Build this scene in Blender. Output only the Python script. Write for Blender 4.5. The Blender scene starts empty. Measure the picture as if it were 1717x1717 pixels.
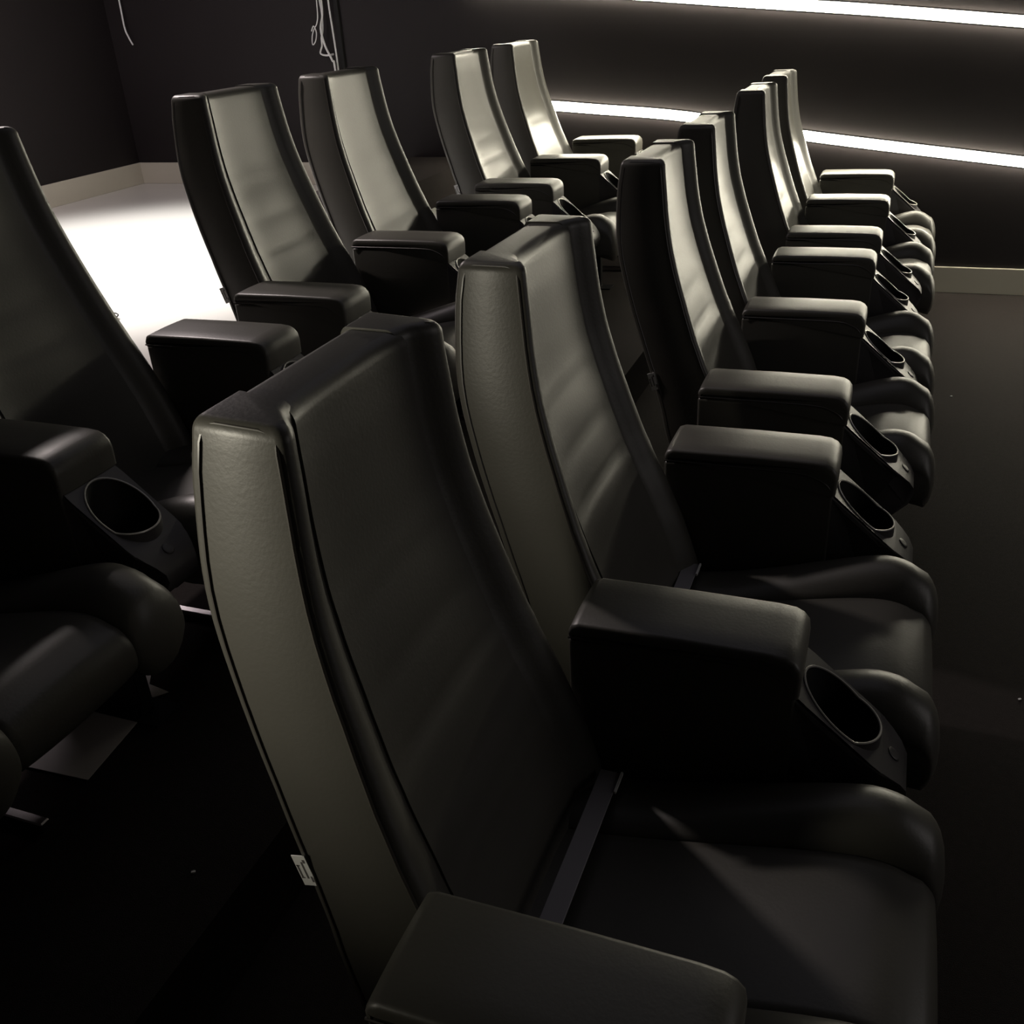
import bpy, bmesh, math, random
from mathutils import Vector, Matrix
random.seed(7)
C = bpy.context.scene.collection
sc = bpy.context.scene

# ------------------------------------------------------------------ camera
yaw, pitch, roll = 0.390, 0.486, -0.062
f = Vector((-math.sin(yaw)*math.cos(pitch), math.cos(yaw)*math.cos(pitch), -math.sin(pitch)))
r0 = Vector((math.cos(yaw), math.sin(yaw), 0)); u0 = r0.cross(f)
r = r0*math.cos(roll) + u0*math.sin(roll); u = -r0*math.sin(roll) + u0*math.cos(roll)
cam_d = bpy.data.cameras.new('camera'); cam = bpy.data.objects.new('camera', cam_d); C.objects.link(cam)
m = Matrix((r, u, -f)).transposed().to_4x4(); m.translation = Vector((0.065, -0.663, 1.70))
cam.matrix_world = m
cam_d.sensor_fit = 'HORIZONTAL'; cam_d.sensor_width = 36; cam_d.lens = 36*1622.0/1717.0
cam_d.clip_start = 0.02; cam_d.clip_end = 60
sc.camera = cam

# ------------------------------------------------------------------ world, exposure
w = bpy.data.worlds.new('world'); sc.world = w; w.use_nodes = True
w.node_tree.nodes['Background'].inputs[0].default_value = (0.5, 0.5, 0.6, 1)
w.node_tree.nodes['Background'].inputs[1].default_value = 0.0
sc.view_settings.view_transform = 'Standard'; sc.view_settings.look = 'None'
sc.view_settings.exposure = 0.0; sc.view_settings.gamma = 1.0
sc.view_settings.use_curve_mapping = False

def area(name, loc, target, size, power, col, size_y=None, spread=math.pi):
    d = bpy.data.lights.new(name, 'AREA'); d.energy = power; d.color = col; d.size = size
    if size_y: d.shape = 'RECTANGLE'; d.size_y = size_y
    d.spread = spread
    o = bpy.data.objects.new(name, d); C.objects.link(o); o.location = loc
    o.rotation_euler = (Vector(target)-Vector(loc)).to_track_quat('-Z', 'Y').to_euler(); return o
def spot(name, loc, target, power, col, angle, blend=0.3, radius=0.05):
    d = bpy.data.lights.new(name, 'SPOT'); d.energy = power; d.color = col
    d.spot_size = angle; d.spot_blend = blend; d.shadow_soft_size = radius
    o = bpy.data.objects.new(name, d); C.objects.link(o); o.location = loc
    o.rotation_euler = (Vector(target)-Vector(loc)).to_track_quat('-Z', 'Y').to_euler(); return o

LED_STRENGTH = 64.0
LED_COL = (1.0, 0.93, 0.74, 1)
# work lamp over the rear aisle, then unseen fill lamps added to lift seats and walls
spot('rear_aisle_lamp', (-3.8, 3.4, 3.15), (-3.75, 3.4, 0.6), 700, (1, 0.97, 0.93), 1.28, 0.6, 0.2)
spot('rear_aisle_spill', (-3.8, 2.6, 3.15), (-2.1, 1.8, 0.6), 210, (1, 0.88, 0.84), 1.1, 0.5, 0.10)
area('rear_wall_fill', (-4.5, 3.4, 3.0), (-4.5, 3.4, 0), 1.2, 30, (1.0, 0.86, 0.88))  # added unseen fill that lifts the dark walls around the aisle
area('front_fill', (3.9, 1.6, 1.9), (-0.6, 1.2, 0.9), 2.0, 11, (1.0, 0.93, 0.9))  # added weak fill for the seat fronts, no real source there
area('overhead_fill', (-0.5, 2.4, 3.3), (-0.5, 2.4, 0), 2.5, 4, (0.92, 0.88, 1.0))  # added soft fill from overhead, no fixture behind it
spot('near_side_fill', (-2.3, -1.4, 1.4), (-0.68, 0.17, 1.22), 195, (1, 0.93, 0.76), 0.56, 1.0, 0.25)  # added spot in mid-air, brightens the nearest seat's side panel
spot('baseboard_fill', (2.6, 1.6, 0.75), (1.3, 5.6, 0.08), 60, (1, 0.95, 0.78), 0.75, 0.8, 0.2)  # added low spot, there only to brighten the far baseboard

# ------------------------------------------------------------------ materials
def mat(name, col, rough=0.5, spec=0.5, metal=0.0, bump=0.0, bscale=200, var=0.0, vscale=8, emit=None, estr=0):
    m = bpy.data.materials.new(name); m.use_nodes = True; nt = m.node_tree; b = nt.nodes['Principled BSDF']
    b.inputs['Base Color'].default_value = (*col, 1); b.inputs['Roughness'].default_value = rough
    b.inputs['Specular IOR Level'].default_value = spec; b.inputs['Metallic'].default_value = metal
    tc = nt.nodes.new('ShaderNodeTexCoord')
    if var:
        n = nt.nodes.new('ShaderNodeTexNoise'); n.inputs['Scale'].default_value = vscale; n.inputs['Detail'].default_value = 4
        nt.links.new(tc.outputs['Object'], n.inputs['Vector'])
        mx = nt.nodes.new('ShaderNodeMix'); mx.data_type = 'RGBA'
        mx.inputs['A'].default_value = (*[c*(1-var) for c in col], 1); mx.inputs['B'].default_value = (*[min(1, c*(1+var)) for c in col], 1)
        nt.links.new(n.outputs['Fac'], mx.inputs['Factor']); nt.links.new(mx.outputs['Result'], b.inputs['Base Color'])
    if bump:
        n2 = nt.nodes.new('ShaderNodeTexNoise'); n2.inputs['Scale'].default_value = bscale; n2.inputs['Detail'].default_value = 3
        nt.links.new(tc.outputs['Object'], n2.inputs['Vector'])
        bp = nt.nodes.new('ShaderNodeBump'); bp.inputs['Strength'].default_value = bump; bp.inputs['Distance'].default_value = 0.002
        nt.links.new(n2.outputs['Fac'], bp.inputs['Height']); nt.links.new(bp.outputs['Normal'], b.inputs['Normal'])
    if emit:
        b.inputs['Emission Color'].default_value = emit; b.inputs['Emission Strength'].default_value = estr
    return m
M = dict(
 leather=mat('black_leather', (0.075, 0.072, 0.062), 0.42, 0.5, bump=0.12, bscale=160, var=0.12, vscale=6),
 piping=mat('leather_piping', (0.06, 0.055, 0.048), 0.35, 0.6),
 plastic=mat('dark_grey_plastic', (0.05, 0.047, 0.048), 0.45, 0.5, bump=0.05, bscale=600),
 rim=mat('satin_rim', (0.5, 0.49, 0.45), 0.3, 0.6, metal=0.2),
 liner=mat('black_liner', (0.012, 0.012, 0.012), 0.6, 0.3),
 light_patch=mat('painted_light_patch', (0.62, 0.58, 0.57), 0.5, 0.4),  # pale colour standing in for light falling on the floor
 steel=mat('black_steel', (0.02, 0.02, 0.022), 0.5, 0.4, metal=0.3),
 greysteel=mat('grey_steel', (0.28, 0.27, 0.29), 0.6, 0.5, metal=0.0),
 chrome=mat('bright_steel', (0.6, 0.58, 0.58), 0.25, 0.5, metal=1.0),
 wall=mat('dark_wall_paint', (0.0150, 0.0120, 0.0130), 0.6, 0.3, bump=0.15, bscale=90, var=0.1, vscale=3),
 ceiling=mat('black_ceiling', (0.02, 0.02, 0.02), 0.9, 0.2),
 carpet=mat('dark_carpet', (0.022, 0.018, 0.017), 0.95, 0.15, bump=0.8, bscale=500, var=0.25, vscale=60),
 pale=mat('pale_floor', (0.66, 0.65, 0.62), 0.25, 0.5, var=0.04, vscale=2),
 skirting=mat('pale_skirting', (0.60, 0.57, 0.48), 0.35, 0.5, var=0.06, vscale=5),
 white=mat('white_cable', (0.8, 0.8, 0.8), 0.5, 0.4),
 paper=mat('white_tag', (0.85, 0.85, 0.83), 0.6, 0.3),
 ink=mat('grey_ink', (0.15, 0.14, 0.14), 0.7, 0.2),
 led=mat('led_diffuser', (0.9, 0.9, 0.85), 0.5, 0.3, emit=LED_COL, estr=LED_STRENGTH),
)

# ------------------------------------------------------------------ helpers
def obj(name, bm, m, parent=None, smooth=True, angle=0.7):
    me = bpy.data.meshes.new(name); bmesh.ops.recalc_face_normals(bm, faces=bm.faces); bm.to_mesh(me); bm.free()
    if smooth:
        for p in me.polygons: p.use_smooth = True
        me.set_sharp_from_angle(angle=angle)
    me.materials.append(M[m]); o = bpy.data.objects.new(name, me); C.objects.link(o)
    if parent: o.parent = parent
    return o
def empty(name, label, cat, loc, group=None):
    o = bpy.data.objects.new(name, None); C.objects.link(o); o.location = loc; o.empty_display_size = 0.1
    o['label'] = label; o['category'] = cat
    if group: o['group'] = group
    return o
def tag(o, label, cat, group=None):
    o['label'] = label; o['category'] = cat
    if group: o['group'] = group
    return o
def box(bm, x0, x1, y0, y1, z0, z1, bev=0.0, seg=3):
    g = bmesh.ops.create_cube(bm, size=1)['verts']
    bmesh.ops.scale(bm, vec=(x1-x0, y1-y0, z1-z0), verts=g)
    bmesh.ops.translate(bm, vec=((x0+x1)/2, (y0+y1)/2, (z0+z1)/2), verts=g)
    if bev:
        es = list({e for v in g for e in v.link_edges})
        bmesh.ops.bevel(bm, geom=es, offset=bev, segments=seg, profile=0.5, affect='EDGES')
    return bm
def loft(rings, cap=True):
    bm = bmesh.new(); R = [[bm.verts.new(p) for p in ring] for ring in rings]
    n = len(R[0])
    for a, b in zip(R, R[1:]):
        for i in range(n): bm.faces.new((a[i], a[(i+1) % n], b[(i+1) % n], b[i]))
    if cap:
        bm.faces.new(R[0][::-1]); bm.faces.new(R[-1])
    return bm
def tube(pts, rad, n=8, closed=False):
    pts = [Vector(p) for p in pts]; rings = []; N = len(pts); prev = None
    for i, p in enumerate(pts):
        a = pts[(i-1) % N] if (closed or i > 0) else p; b = pts[(i+1) % N] if (closed or i < N-1) else p
        t = (b-a).normalized()
        if prev is None: s = t.orthogonal().normalized()
        else: s = (prev - t*prev.dot(t)).normalized()
        prev = s; q = t.cross(s)
        rings.append([p + (s*math.cos(2*math.pi*k/n)+q*math.sin(2*math.pi*k/n))*rad for k in range(n)])
    if closed:
        rings.append(rings[0])
        bm = loft(rings, cap=False); bmesh.ops.remove_doubles(bm, verts=bm.verts, dist=1e-6); return bm
    return loft(rings)
def smoothpts(P, k=6):
    P = [Vector(p) for p in P]; out = []
    for i in range(len(P)-1):
        p0 = P[max(i-1, 0)]; p1 = P[i]; p2 = P[i+1]; p3 = P[min(i+2, len(P)-1)]
        for j in range(k):
            t = j/k
            out.append(0.5*((2*p1)+(p2-p0)*t+(2*p0-5*p1+4*p2-p3)*t*t+(3*p1-p0-3*p2+p3)*t**3))
    out.append(P[-1]); return out
def interp(tab, z):
    if z <= tab[0][0]: return tab[0][1]
    if z >= tab[-1][0]: return tab[-1][1]
    for i in range(len(tab)-1):
        (a, va), (b, vb) = tab[i], tab[i+1]
        if a <= z <= b:
            # catmull-rom in value
            t = (z-a)/(b-a); vm = tab[i-1][1] if i else va; vp = tab[i+2][1] if i+2 < len(tab) else vb
            return 0.5*((2*va)+(vb-vm)*t+(2*vm-5*va+4*vb-vp)*t*t+(3*va-vm-3*vb+vp)*t**3)

# ------------------------------------------------------------------ room shell
YF, YN, XR, XS, ZC = 5.65, -2.6, -5.45, 4.2, 3.4
RISE1, RISE2, X1, X2 = 0.205, 0.60, -0.98, -2.26
def struct(name, bm, m, smooth=False):
    o = obj(name, bm, m, smooth=smooth); o['kind'] = 'structure'; return o
bm = bmesh.new(); box(bm, X1, XS, YN, YF, -0.1, 0.0); struct('floor', bm, 'carpet')
bm = bmesh.new(); box(bm, X2, X1, YN, YF, -0.1, RISE1); struct('floor_platform', bm, 'carpet')
bm = bmesh.new(); box(bm, XR, X2, YN, YF, -0.1, RISE2); struct('floor_rear_aisle', bm, 'pale')
bm = bmesh.new(); box(bm, XR-0.1, XS+0.1, YF, YF+0.1, -0.1, ZC); struct('wall_far', bm, 'wall')
bm = bmesh.new(); box(bm, XR-0.1, XS+0.1, YN-0.1, YN, -0.1, ZC); struct('wall_near', bm, 'wall')
bm = bmesh.new(); box(bm, XR-0.1, XR, YN, YF, -0.1, ZC); struct('wall_rear', bm, 'wall')
bm = bmesh.new(); box(bm, XS, XS+0.1, YN, YF, -0.1, ZC); struct('wall_screen', bm, 'wall')
bm = bmesh.new(); box(bm, XR-0.1, XS+0.1, YN-0.1, YF+0.1, ZC, ZC+0.1); struct('ceiling', bm, 'ceiling')
bm = bmesh.new(); box(bm, X1+0.001, XS, YF-0.018, YF, 0, 0.152, 0.003, 2); struct('baseboard_front', bm, 'skirting')
bm = bmesh.new(); box(bm, X2+0.001, X1, YF-0.018, YF, RISE1, RISE1+0.152, 0.003, 2); struct('baseboard_platform', bm, 'skirting')
bm = bmesh.new(); box(bm, XR, X2, YF-0.018, YF, RISE2, RISE2+0.152, 0.003, 2); struct('baseboard_far', bm, 'skirting')
bm = bmesh.new(); box(bm, XR, XR+0.018, YN, YF-0.018, RISE2, RISE2+0.152, 0.003, 2); struct('baseboard_rear', bm, 'skirting')
bm = bmesh.new(); box(bm, -3.565, -3.535, YF-0.02, YF, RISE2+0.152, ZC); struct('trim_1', bm, 'ceiling')
# low step block at the back of the rear aisle
bm = bmesh.new(); box(bm, -3.1, -2.6, 4.2, YF-0.02, RISE2, 0.787, 0.004, 2)
tag(obj('step_block', bm, 'carpet'), 'low dark step block behind the rear row near the far wall', 'step')

# LED light lines let into the far wall
def led(name, knots, wid, label, y=YF, s=-1):
    cx = (knots[0][0]+knots[-1][0])/2; cz = (knots[0][1]+knots[-1][1])/2
    root = empty(name, label, 'light', (cx, y, cz), 'slanting LED light lines on the far wall')
    rings = []; rb = []
    for p in smoothpts([(a, 0, b) for a, b in knots], 5):
        x, z = p.x-cx, p.z-cz
        rings.append([(x, s*0.004, z-wid/2), (x, s*0.022, z-wid*0.36), (x, s*0.028, z), (x, s*0.022, z+wid*0.36), (x, s*0.004, z+wid/2)])
        rb.append([(x, s*0.0005, z-wid/2-.003), (x, s*0.005, z-wid/2-.003), (x, s*0.005, z+wid/2+.003), (x, s*0.0005, z+wid/2+.003)])
    obj('diffuser', loft(rings), 'led', root); obj('housing', loft(rb), 'steel', root, smooth=False)
    return root
led('led_light_line', [(-2.25, 1.098), (-2.08, 1.091), (-1.79, 1.066), (-1.2, 1.011), (-0.507, 0.896), (0.685, 0.745), (1.4, 0.657), (2.0, 0.585)], 0.056, 'glowing warm white LED line sloping along far wall behind the seat rows')
led('led_light_line', [(-2.6, 1.81), (-1.07, 1.636), (-0.24, 1.548), (0.56, 1.452), (1.4, 1.352), (2.0, 1.28)], 0.055, 'glowing warm white LED line across the top right corner of the photo')

# ------------------------------------------------------------------ recliner parts (local frame: x=0 arm front, y=0 seat centre, z=0 floor)
P = 0.77
XRT = [(0.33, -0.480), (0.4, -0.503), (0.5, -0.530), (0.6, -0.555), (0.77, -0.612), (0.9, -0.658), (1.05, -0.695), (1.2, -0.698), (1.28, -0.688)]
XFT = [(0.33, -0.270), (0.4, -0.295), (0.5, -0.328), (0.6, -0.368), (0.75, -0.432), (0.86, -0.474), (1.0, -0.518), (1.1, -0.541), (1.2, -0.554), (1.28, -0.562)]
WT = [(0.33, 0.296), (0.6, 0.290), (0.9, 0.258), (1.28, 0.218)]
ZT = 1.283
def levels(z0, z1, n, rnd, k=5):
    L = [(z0+(z1-rnd-z0)*i/n, 0.0) for i in range(n+1)]
    for j in range(1, k+1):
        a = math.pi/2*j/k; L.append((z1-rnd+rnd*math.sin(a), rnd*(1-math.cos(a))))
    return L
GROOVES = [0.56, 0.665, 0.77, 0.875, 0.98]
def back_core():
    rings = []
    for z, ins in levels(0.34, ZT-0.003, 64, 0.022, 6):
        xr = interp(XRT, z)+min(ins, .02); wv = interp(WT, z)*0.68
        g = sum(math.exp(-((z-q)/0.004)**2) for q in GROOVES)
        puff = 0.0
        for a, b in zip(GROOVES, GROOVES[1:]):
            if a < z < b: puff = 0.002*math.sin(math.pi*(z-a)/(b-a))
        ring = []
        N = 14
        for i in range(N+1):
            t = -1+2*i/N
            dx = 0.0385 - puff*(1-t*t) + 0.0022*g*(1-t**6) - ins - 0.008*t**4
            ring.append((interp(XFT, z)-dx-2*ins, wv*t, z))
        ring += [(xr, wv, z), (xr, 0, z), (xr, -wv, z)]
        rings.append(ring)
    return loft(rings)
def back_wing(s):
    rings = []
    for z, ins in levels(0.33, ZT, 40, 0.018, 6):
        w_ = interp(WT, z); xr = interp(XRT, z); xf = interp(XFT, z); i2 = ins
        prof = [(1.0, xr+0.006+i2*.6), (1.0, xf-0.014-i2), (0.992, xf-0.007-i2), (0.972, xf-0.002-i2), (0.935, xf-i2), (0.89, xf-0.003-i2),
                (0.845, xf-0.009-i2), (0.80, xf-0.018-i2), (0.755, xf-0.027-i2), (0.71, xf-0.033-i2), (0.63, xf-0.038-i2), (0.60, xr+i2*.6), (0.98, xr+i2*.6)]
        ring = []
        for v, x in prof:
            y = w_*v
            if v > 0.9: y -= i2*0.8
            ring.append((x, s*y, z))
        rings.append(ring if s > 0 else ring[::-1])
    return loft(rings)
def side_line(s, which):
    pts = []
    for i in range(24):
        z = 0.36+(ZT-0.03-0.36)*i/23
        pts.append(((interp(XFT, z)-0.012) if which == 'f' else (interp(XRT, z)+0.014), s*(interp(WT, z)+0.0003), z))
    return pts
def back_piping(s):
    fr = side_line(s, 'f'); re = side_line(s, 'r')[::-1]
    x1 = fr[-1][0]; x0 = re[0][0]; y = s*(interp(WT, ZT)-0.0015)
    mid = [(x1-0.002, y, ZT-0.019), (x1-0.010, y-s*.003, ZT-0.010), (x1-0.026, y-s*.004, ZT-0.0065), (x0+0.020, y-s*.004, ZT-0.0065), (x0+0.004, y-s*.003, ZT-0.011)]
    return tube(fr+mid+re, 0.0026, 6)
def rbox(x0, x1, y0, y1, z0, z1, bev, seg=4):
    return box(bmesh.new(), x0, x1, y0, y1, z0, z1, bev, seg)

def cushion(y0, y1, crown, ztop=0.0, xoff=0.0):
    # profile in x,z swept across y with a rounded crown: a channel of the seat
    prof = [(-0.43, 0.375), (-0.3, 0.388), (-0.15, 0.418), (0.0, 0.452), (0.09, 0.470), (0.15, 0.473), (0.195, 0.460), (0.224, 0.432), (0.233, 0.400), (0.230, 0.370), (0.216, 0.350)]
    prof = smoothpts([(a, 0, b) for a, b in prof], 3)
    pts = [(p.x, p.z) for p in prof]
    nrm = []
    for i in range(len(pts)):
        a = pts[max(i-1, 0)]; b = pts[min(i+1, len(pts)-1)]; dx, dz = b[0]-a[0], b[1]-a[1]; l = math.hypot(dx, dz); nrm.append((-dz/l, dx/l))
    rings = []; N = 12
    for j in range(N+1):
        t = -1+2*j/N; y = (y0+y1)/2+(y1-y0)/2*(math.sin(t*math.pi/2))
        h = crown*(1-abs(math.sin(t*math.pi/2))**2.6) - (0.010 if j in (0, N) else 0) + ztop
        ring = [(x+nx*h*k0*.22+(0.010 if x > 0.2 else 0), y, z+nz*h*k0) for (x, z), (nx, nz) in zip(pts, nrm) for k0 in (min(1, max(0.35, 0.75+x*2)),)]
        ring += [(0.13, y, 0.345), (-0.43, y, 0.37)]
        rings.append(ring)
    return loft(rings)
def leg_panel():
    return rbox(0.10, 0.205, -0.285, 0.285, 0.335, 0.42, 0.018)

AW = 0.083
def arm_body():
    bm = bmesh.new(); box(bm, -0.400, 0.0, -AW, AW, 0.335, 0.685, 0.008, 3); return bm
def arm_pad():
    # side profile with soft front edge, rounded in section
    rings = []; N = 10
    prof = [(-0.398, 0.660), (-0.400, 0.700), (-0.394, 0.713), (-0.380, 0.7185), (-0.20, 0.7215), (-0.05, 0.7210), (-0.022, 0.718), (-0.008, 0.711), (0.002, 0.699), (0.005, 0.680), (0.004, 0.640)]
    ys = [(-1, 0.016), (-0.985, 0.007), (-0.95, 0.002), (-0.88, 0.0), (-0.4, -0.0015), (0, -0.002), (0.4, -0.0015), (0.88, 0), (0.95, 0.002), (0.985, 0.007), (1, 0.016)]
    for v, d in ys:
        y = v*(AW+0.003)
        ring = [(x+(d*0.5 if x < -0.3 else -d*0.5), y, (z-d if z > 0.69 else max(z, 0.698-max(0, (x+0.07))*0.7) if z < 0.69 and x < 0.001 else z)) for x, z in prof]
        rings.append(ring)
    return loft(rings)
def arm_seam(s):
    pts = [(-0.398, s*(AW+0.0025), 0.690), (-0.2, s*(AW+0.0025), 0.691), (-0.08, s*(AW+0.0025), 0.690), (-0.04, s*(AW+0.0025), 0.680), (-0.015, s*(AW+0.002), 0.665), (-0.003, s*AW, 0.645)]
    return tube(smoothpts(pts, 4), 0.0022, 6)
CX, CR = 0.074, 0.066
def slope(x): return 0.640-0.86*x
def lip(x): return max(slope(x), slope(0.10)-0.30*(x-0.10))
def console():
    bm = bmesh.new(); n = 40; W = 0.078
    inner, top_o, low_o, rect = [], [], [], []
    xa, xb = -0.002, 0.150
    for k in range(n):
        a = 2*math.pi*k/n; c, s = math.cos(a), math.sin(a)
        inner.append((CX+CR*c, CR*s)); 
    def V(x, y, z): return bm.verts.new((x, y, z))
    ro = CR+0.004
    vi = [V(CX+CR*math.cos(2*math.pi*k/n), CR*math.sin(2*math.pi*k/n), lip(CX+CR*math.cos(2*math.pi*k/n))) for k in range(n)]
    vo = [V(CX+ro*math.cos(2*math.pi*k/n), ro*math.sin(2*math.pi*k/n), lip(CX+ro*math.cos(2*math.pi*k/n))) for k in range(n)]
    vl = [V(CX+ro*math.cos(2*math.pi*k/n), ro*math.sin(2*math.pi*k/n), slope(CX+ro*math.cos(2*math.pi*k/n))-0.0008) for k in range(n)]
    vb = [V(CX+CR*0.9*math.cos(2*math.pi*k/n), CR*0.9*math.sin(2*math.pi*k/n), 0.47) for k in range(n)]
    vr = []
    for k in range(n):
        a = 2*math.pi*k/n; c, s = math.cos(a), math.sin(a)
        hx = (xb-CX) if c > 0 else (CX-xa); t = min(hx/max(abs(c), 1e-6), W/max(abs(s), 1e-6))
        x, y = CX+c*t, s*t; vr.append(V(x, y, slope(x)))
    for k in range(n):
        j = (k+1) % n
        bm.faces.new((vi[k], vi[j], vo[j], vo[k])); bm.faces.new((vo[k], vo[j], vl[j], vl[k])); bm.faces.new((vl[k], vl[j], vr[j], vr[k]))
    return bm
def console_nose():
    # body under the sloped face and the rounded nose in front
    n = 14; rings = []
    prof = [(-0.004, 0.637), (0.05, slope(0.05)-0.003), (0.10, slope(0.10)-0.003), (0.149, slope(0.149)), (0.165, slope(0.165)-0.001), (0.182, slope(0.182)-0.004), (0.194, slope(0.194)-0.014), (0.196, 0.440), (0.185, 0.412), (0.15, 0.385), (0.08, 0.350), (-0.004, 0.335)]
    prof = prof
    for v, d, hol in [(-1, 0.010, 0), (-0.985, 0.004, 0), (-0.96, 0.0, 0), (-0.95, 0, 1), (-0.5, 0, 1), (0, 0, 1), (0.5, 0, 1), (0.95, 0, 1), (0.96, 0, 0), (0.985, 0.004, 0), (1, 0.010, 0)]:
        ring = []
        for x, z in prof:
            if hol and x < 0.145 and z > 0.43: z = 0.43
            y = v*0.080*(1 if x < 0.13 else 1-((x-0.13)/0.07)**2*0.42)
            ring.append((x-(d if x > 0.15 else 0), y, z-(d*0.5 if z > 0.5 else -d*0.3)-(0.003 if 0 < x < 0.14 and z > 0.45 else 0)))
        rings.append(ring)
    return loft(rings)
def cup_well():
    n = 40; R = CR-0.0005
    top = [(CX+R*math.cos(2*math.pi*k/n), R*math.sin(2*math.pi*k/n), lip(CX+R*math.cos(2*math.pi*k/n))-0.001) for k in range(n)]
    bot = [(CX+R*0.92*math.cos(2*math.pi*k/n), R*0.92*math.sin(2*math.pi*k/n), 0.44) for k in range(n)]
    bm = loft([top, bot], cap=False); bm.verts.ensure_lookup_table(); bm.faces.new([bm.verts[n+k] for k in range(n)]); return bm
def cup_rim():
    n = 48; rr = CR+0.002
    return tube([(CX+rr*math.cos(2*math.pi*k/n), rr*math.sin(2*math.pi*k/n), lip(CX+rr*math.cos(2*math.pi*k/n))+0.0008) for k in range(n)], 0.0022, 6, closed=True)
def button():
    bm = bmesh.new(); n = 16; ring0 = []; rings = []
    cx = 0.169
    for rad, h in [(0.013, -0.002), (0.013, 0.0015), (0.010, 0.0028), (0.004, 0.0022)]:
        rings.append([(cx+rad*0.75*math.cos(2*math.pi*k/n), rad*math.sin(2*math.pi*k/n), slope(cx+rad*0.75*math.cos(2*math.pi*k/n))+h) for k in range(n)])
    bm.free(); return loft(rings)

def make_arm(parent, y):
    a = obj('armrest', arm_body(), 'leather', parent); a.location = (0, y, 0)
    obj('arm_pad', arm_pad(), 'leather', a, angle=1.2)
    obj('seam', arm_seam(-1), 'piping', a); obj('seam', arm_seam(1), 'piping', a)
    obj('cup_console', console_nose(), 'plastic', a)
    obj('cup_holder', console(), 'plastic', a, angle=0.5)
    obj('cup_well', cup_well(), 'liner', a)
    obj('rim', cup_rim(), 'rim', a)
    obj('button', button(), 'plastic', a)
    bm = bmesh.new(); box(bm, -0.30, -0.02, -0.02, 0.02, 0.006, 0.34, 0.002, 1); box(bm, -0.36, 0.04, -0.045, 0.045, 0, 0.006)
    obj('pedestal', bm, 'steel', a, smooth=False)
    return a

def make_seat():
    root = empty('recliner_seat', 'x', 'seat', (0, 0, 0))
    b = obj('backrest', back_core(), 'leather', root)
    obj('side_wing', back_wing(1), 'leather', b, angle=1.0); obj('side_wing', back_wing(-1), 'leather', b, angle=1.0)
    obj('piping', back_piping(1), 'piping', b); obj('piping', back_piping(-1), 'piping', b)
    s = obj('seat_cushion', cushion(-0.155, 0.155, 0.010), 'leather', root, angle=1.0)
    obj('side_bolster', cushion(0.150, 0.298, 0.062), 'leather', s, angle=1.0)
    obj('side_bolster', cushion(-0.298, -0.150, 0.062), 'leather', s, angle=1.0)
    obj('leg_rest', leg_panel(), 'leather', root)
    bm = bmesh.new(); box(bm, -0.34, 0.05, -0.27, 0.27, 0.30, 0.35, 0.004, 2); obj('base_frame', bm, 'steel', root)
    bm = bmesh.new(); box(bm, -0.478, -0.422, -P/2+0.005, P/2-0.005, 0.0, 0.008, 0.002, 1); obj('floor_rail', bm, 'greysteel', root, smooth=False)
    bm = bmesh.new(); box(bm, -0.335, -0.297, -0.12, 0.262, 0.428, 0.432, 0.001, 1); st = obj('support_strap', bm, 'greysteel', root, smooth=False)
    bm = bmesh.new(); box(bm, -0.296, -0.292, 0.21, 0.262, 0.429, 0.435); obj('strap_clip', bm, 'paper', st, smooth=False)
    bm = bmesh.new(); box(bm, -0.30, 0.02, -0.012, 0.012, 0.0, 0.025, 0.003, 1); obj('foot_bar', bm, 'chrome', root, smooth=False)
    make_arm(root, -P/2)
    return root
def make_tag(root):
    root = [c for c in root.children if c.name.startswith('backrest')][0]
    z = 0.655; yy = -interp(WT, z)-0.0025
    bm = bmesh.new(); box(bm, -0.011, 0.011, -0.0006, 0.0006, -0.027, 0.027)
    t = obj('sewn_tag', bm, 'paper', root, smooth=False); t.location = (interp(XRT, z)+0.002, yy, z); t.rotation_euler = (0, -0.30, 0)
    bm = bmesh.new()
    box(bm, -0.009, -0.006, -0.0009, -0.0006, -0.012, 0.010); box(bm, -0.0095, -0.004, -0.0009, -0.0006, 0.008, 0.010); box(bm, -0.0095, -0.004, -0.0009, -0.0006, -0.014, -0.012)
    box(bm, 0.000, 0.003, -0.0009, -0.0006, -0.014, 0.016); box(bm, 0.006, 0.009, -0.0009, -0.0006, -0.020, -0.010); box(bm, 0.004, 0.008, -0.0009, -0.0006, 0.014, 0.020)
    obj('print', bm, 'ink', t, smooth=False)
def copy_tree(o, parent=None):
    c = o.copy(); C.objects.link(c); c.parent = parent
    for ch in list(o.children): copy_tree(ch, c)
    return c

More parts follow.
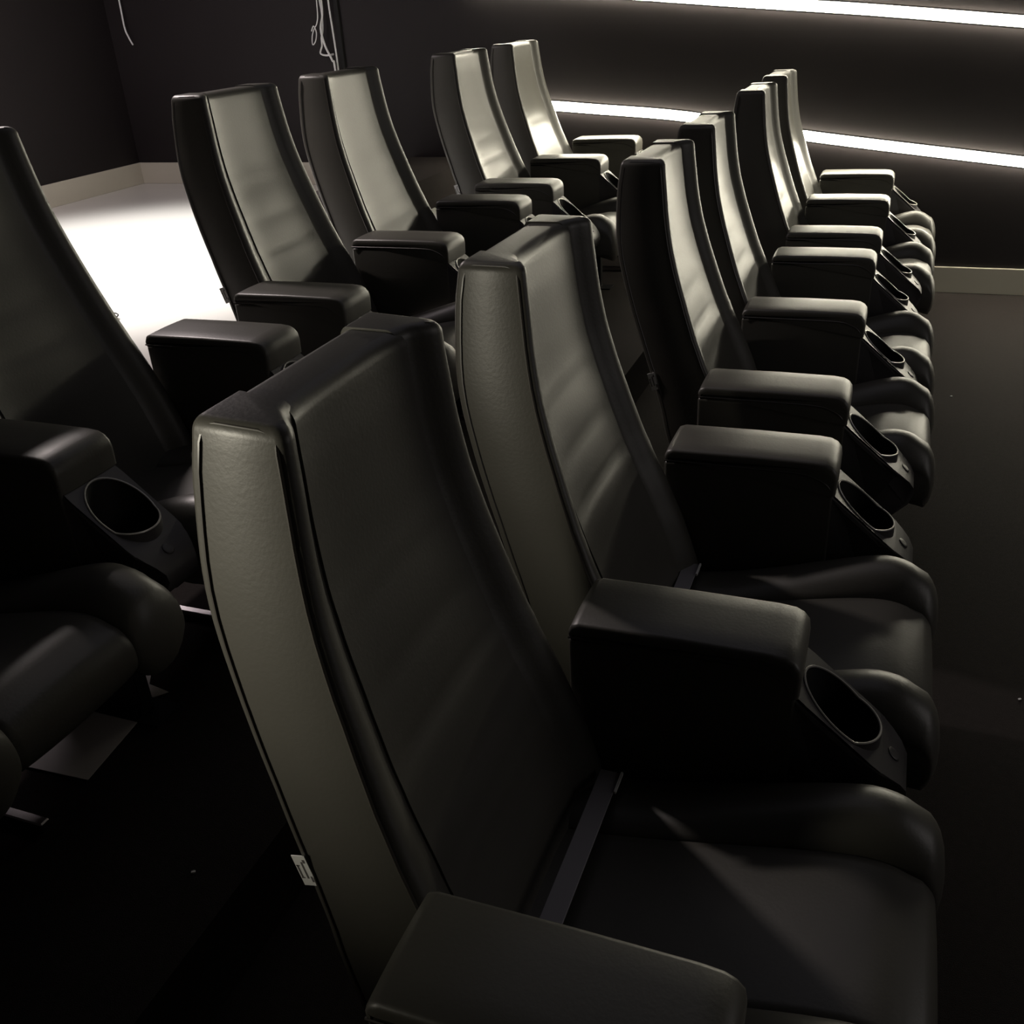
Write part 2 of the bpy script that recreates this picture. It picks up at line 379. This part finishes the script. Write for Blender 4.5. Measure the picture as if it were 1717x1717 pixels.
G = 0.431
def armY(i): return [0, P, 2*P, 2*P+G, 3*P+G, 4*P+G, 4*P+2*G, 5*P+2*G, 6*P+2*G][i]
def seatY(i): a = [0, 1, 3, 4, 6, 7][i]; return armY(a)+P/2
proto = make_seat()
LAB = {
 (0, 0): 'foreground black leather recliner, back nearest the camera, white tag low on its side',
 (0, 1): 'black leather recliner second in the front row, directly beyond the foreground seat',
 (0, 2): 'black leather recliner third in the front row, just past the first gap',
 (0, 3): 'black leather recliner fourth in the front row, right beyond the third back',
 (0, 4): 'black leather recliner fifth in the front row, second from the far wall',
 (0, 5): 'black leather recliner at the far end of the front row beside the glowing light line',
 (1, 0): 'rear row black leather recliner nearest the camera, cushion cut by the left edge',
 (1, 1): 'rear row black leather recliner whose dark back is cut by the left photo edge',
 (1, 2): 'black leather recliner third in the rear row, right beside the bright white floor',
 (1, 3): 'black leather recliner fourth in the rear row, its back below the hanging white cables',
 (1, 4): 'black leather recliner fifth in the rear row, back second from the far wall',
 (1, 5): 'rear row black leather recliner at the far end, where the light line starts',
}
RDX, RDZ, RDY = -1.489, RISE1, -0.027
BTW = {(0, 0): (0.0, 0.0), (0, 1): (0, 0)}
def kill(o):
    for c in list(o.children): kill(c)
    bpy.data.objects.remove(o)
for row in (0, 1):
    for i in range(6):
        o = copy_tree(proto)
        y = seatY(i)+(RDY if row else 0)
        cv = (0.003 if row else 0.002)*(y-2.3)**2
        o.location = ((RDX if row else 0)+cv, y, RDZ if row else 0)
        th = {(0, 0): 0.055, (0, 1): 0.02}.get((row, i), 0.0)
        if th:
            bk = [c for c in o.children if c.name.startswith('backrest')][0]; bk.rotation_euler = (0, th, 0)
            pv = Vector((-0.4, 0, 0.45)); bk.location = pv - Matrix.Rotation(th, 3, 'Y') @ pv + Vector((-0.036 if (row, i) == (0, 0) else 0, 0, 0))
        o['label'] = LAB[(row, i)]; o['group'] = 'recliner seats in the rear row' if row else 'recliner seats in the front row'
        if row:
            for c in [c for c in o.children if c.name.startswith('support_strap')]: kill(c)
        if i % 2 == 1:
            arm = [c for c in proto.children if c.name.startswith('armrest')][0]
            a2 = copy_tree(arm, o); a2.location = (0, P/2, 0)
        else: make_tag(o)
kill(proto)

# ------------------------------------------------------------------ loose cables
def cable(name, pts, rad, label, m='white', k=6, group=None):
    o = obj(name, tube(smoothpts(pts, k), rad, 6), m); return tag(o, label, 'cable', group)
yw = YF-0.035
cable('hanging_cable', [(-5.28, yw, 3.35), (-5.275, yw, 2.4), (-5.28, yw, 1.85), (-5.275, yw-0.01, 1.68), (-5.255, yw-0.01, 1.61), (-5.225, yw-0.02, 1.565)], 0.006, 'single white cable end dangling against the dark wall at top left')
g = 'white cables bundled on the far wall'
cable('hanging_cable', [(-3.66, yw, 3.35), (-3.655, yw, 2.2), (-3.655, yw, 1.80), (-3.65, yw, 1.70), (-3.655, yw-.005, 1.60), (-3.67, yw-.01, 1.55), (-3.675, yw-.01, 1.50), (-3.70, yw, 1.455), (-3.66, yw, 1.44), (-3.60, yw, 1.445)], 0.006, 'white cable that hooks back at its lower end in the hanging bundle', group=g)
cable('hanging_cable', [(-3.62, yw-.03, 3.35), (-3.62, yw-.03, 2.1), (-3.625, yw-.03, 1.78), (-3.63, yw-.032, 1.68), (-3.655, yw-.032, 1.60), (-3.64, yw-.03, 1.50), (-3.60, yw-.03, 1.41), (-3.585, yw-.03, 1.34), (-3.585, yw-.03, 0.765)], 0.007, 'thick white cable running down the middle of the hanging bundle', group=g)
cable('hanging_cable', [(-3.59, yw, 3.35), (-3.59, yw, 2.1), (-3.59, yw, 1.75), (-3.585, yw, 1.6), (-3.58, yw, 1.45), (-3.58, yw, 1.34), (-3.58, yw, 0.765)], 0.006, 'straight white cable at the right of the hanging bundle beside the dark trim', group=g)
cable('hanging_cable', [(-3.64, yw-.06, 3.35), (-3.64, yw-.06, 2.0), (-3.645, yw-.06, 1.72), (-3.66, yw-.06, 1.64), (-3.69, yw-.06, 1.60), (-3.71, yw-.06, 1.56), (-3.715, yw-.06, 1.51), (-3.69, yw-.06, 1.53), (-3.675, yw-.06, 1.58), (-3.69, yw-.06, 1.62), (-3.71, yw-.06, 1.59)], 0.0035, 'thin white cable curled into a small loop in the hanging bundle', group=g)
cable('cable_coil', [(-3.02+0.055*math.cos(a*0.5)+0.006*a/6, 2.44+0.05*math.sin(a*0.5), RISE2+0.004+0.0009*a) for a in range(0, 22)], 0.003, 'small loop of thin cable on the bright rear floor behind the seat back', 'steel', 3)

# ------------------------------------------------------------------ pools of light on the floor, put in as thin pale slabs
def light_pool(name, pts, z, label):
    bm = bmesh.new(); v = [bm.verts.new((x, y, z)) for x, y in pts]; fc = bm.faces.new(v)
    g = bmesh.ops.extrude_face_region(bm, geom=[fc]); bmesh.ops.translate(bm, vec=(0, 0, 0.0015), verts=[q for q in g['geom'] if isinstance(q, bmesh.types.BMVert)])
    return tag(obj(name, bm, 'light_patch', smooth=False), label, 'light_pool', 'painted pools of light on the floor')
light_pool('floor_light_patch', [(-1.693, 0.838), (-1.604, 0.869), (-1.58, 0.833), (-1.509, 0.821), (-1.585, 0.733), (-1.72, 0.70), (-1.80, 0.75)], RISE1+0.001, 'small painted pool of light on the dark floor beneath the rear seats, notched at its tip')
light_pool('floor_light_patch', [(-1.665, 0.725), (-1.507, 0.71), (-1.48, 0.502), (-1.672, 0.492), (-1.76, 0.60)], RISE1+0.0035, 'larger painted pool of light on the dark floor, the lower of two overlapping under the rear seats')

# ------------------------------------------------------------------ small litter on the floor
def scrap(name, x, y, z, r, label, cat, m='paper'):
    bm = bmesh.new(); n = 6
    lo = [bm.verts.new((x+r*(1+0.4*math.sin(k*2.3))*math.cos(k*math.pi/3), y+r*(1+0.3*math.cos(k*1.7))*math.sin(k*math.pi/3), z+0.001)) for k in range(n)]
    hi = [bm.verts.new((v.co.x, v.co.y, z+0.0025+0.001*(k % 3))) for k, v in enumerate(lo)]
    bm.faces.new(lo[::-1]); bm.faces.new(hi)
    for k in range(n): bm.faces.new((lo[k], lo[(k+1) % n], hi[(k+1) % n], hi[k]))
    tag(obj(name, bm, m, smooth=False), label, cat)
scrap('paper_scrap', 0.389, 3.875, 0, 0.005, 'tiny pale scrap on the floor to the right of the fourth front seat', 'scrap')
scrap('paper_scrap', 0.517, 1.668, 0, 0.004, 'tiny pale scrap on the dark floor at the right photo edge', 'scrap')
scrap('paper_scrap', -1.086, 0.36, RISE1, 0.004, 'tiny pale scrap on the dark floor left of the foreground seat', 'scrap')
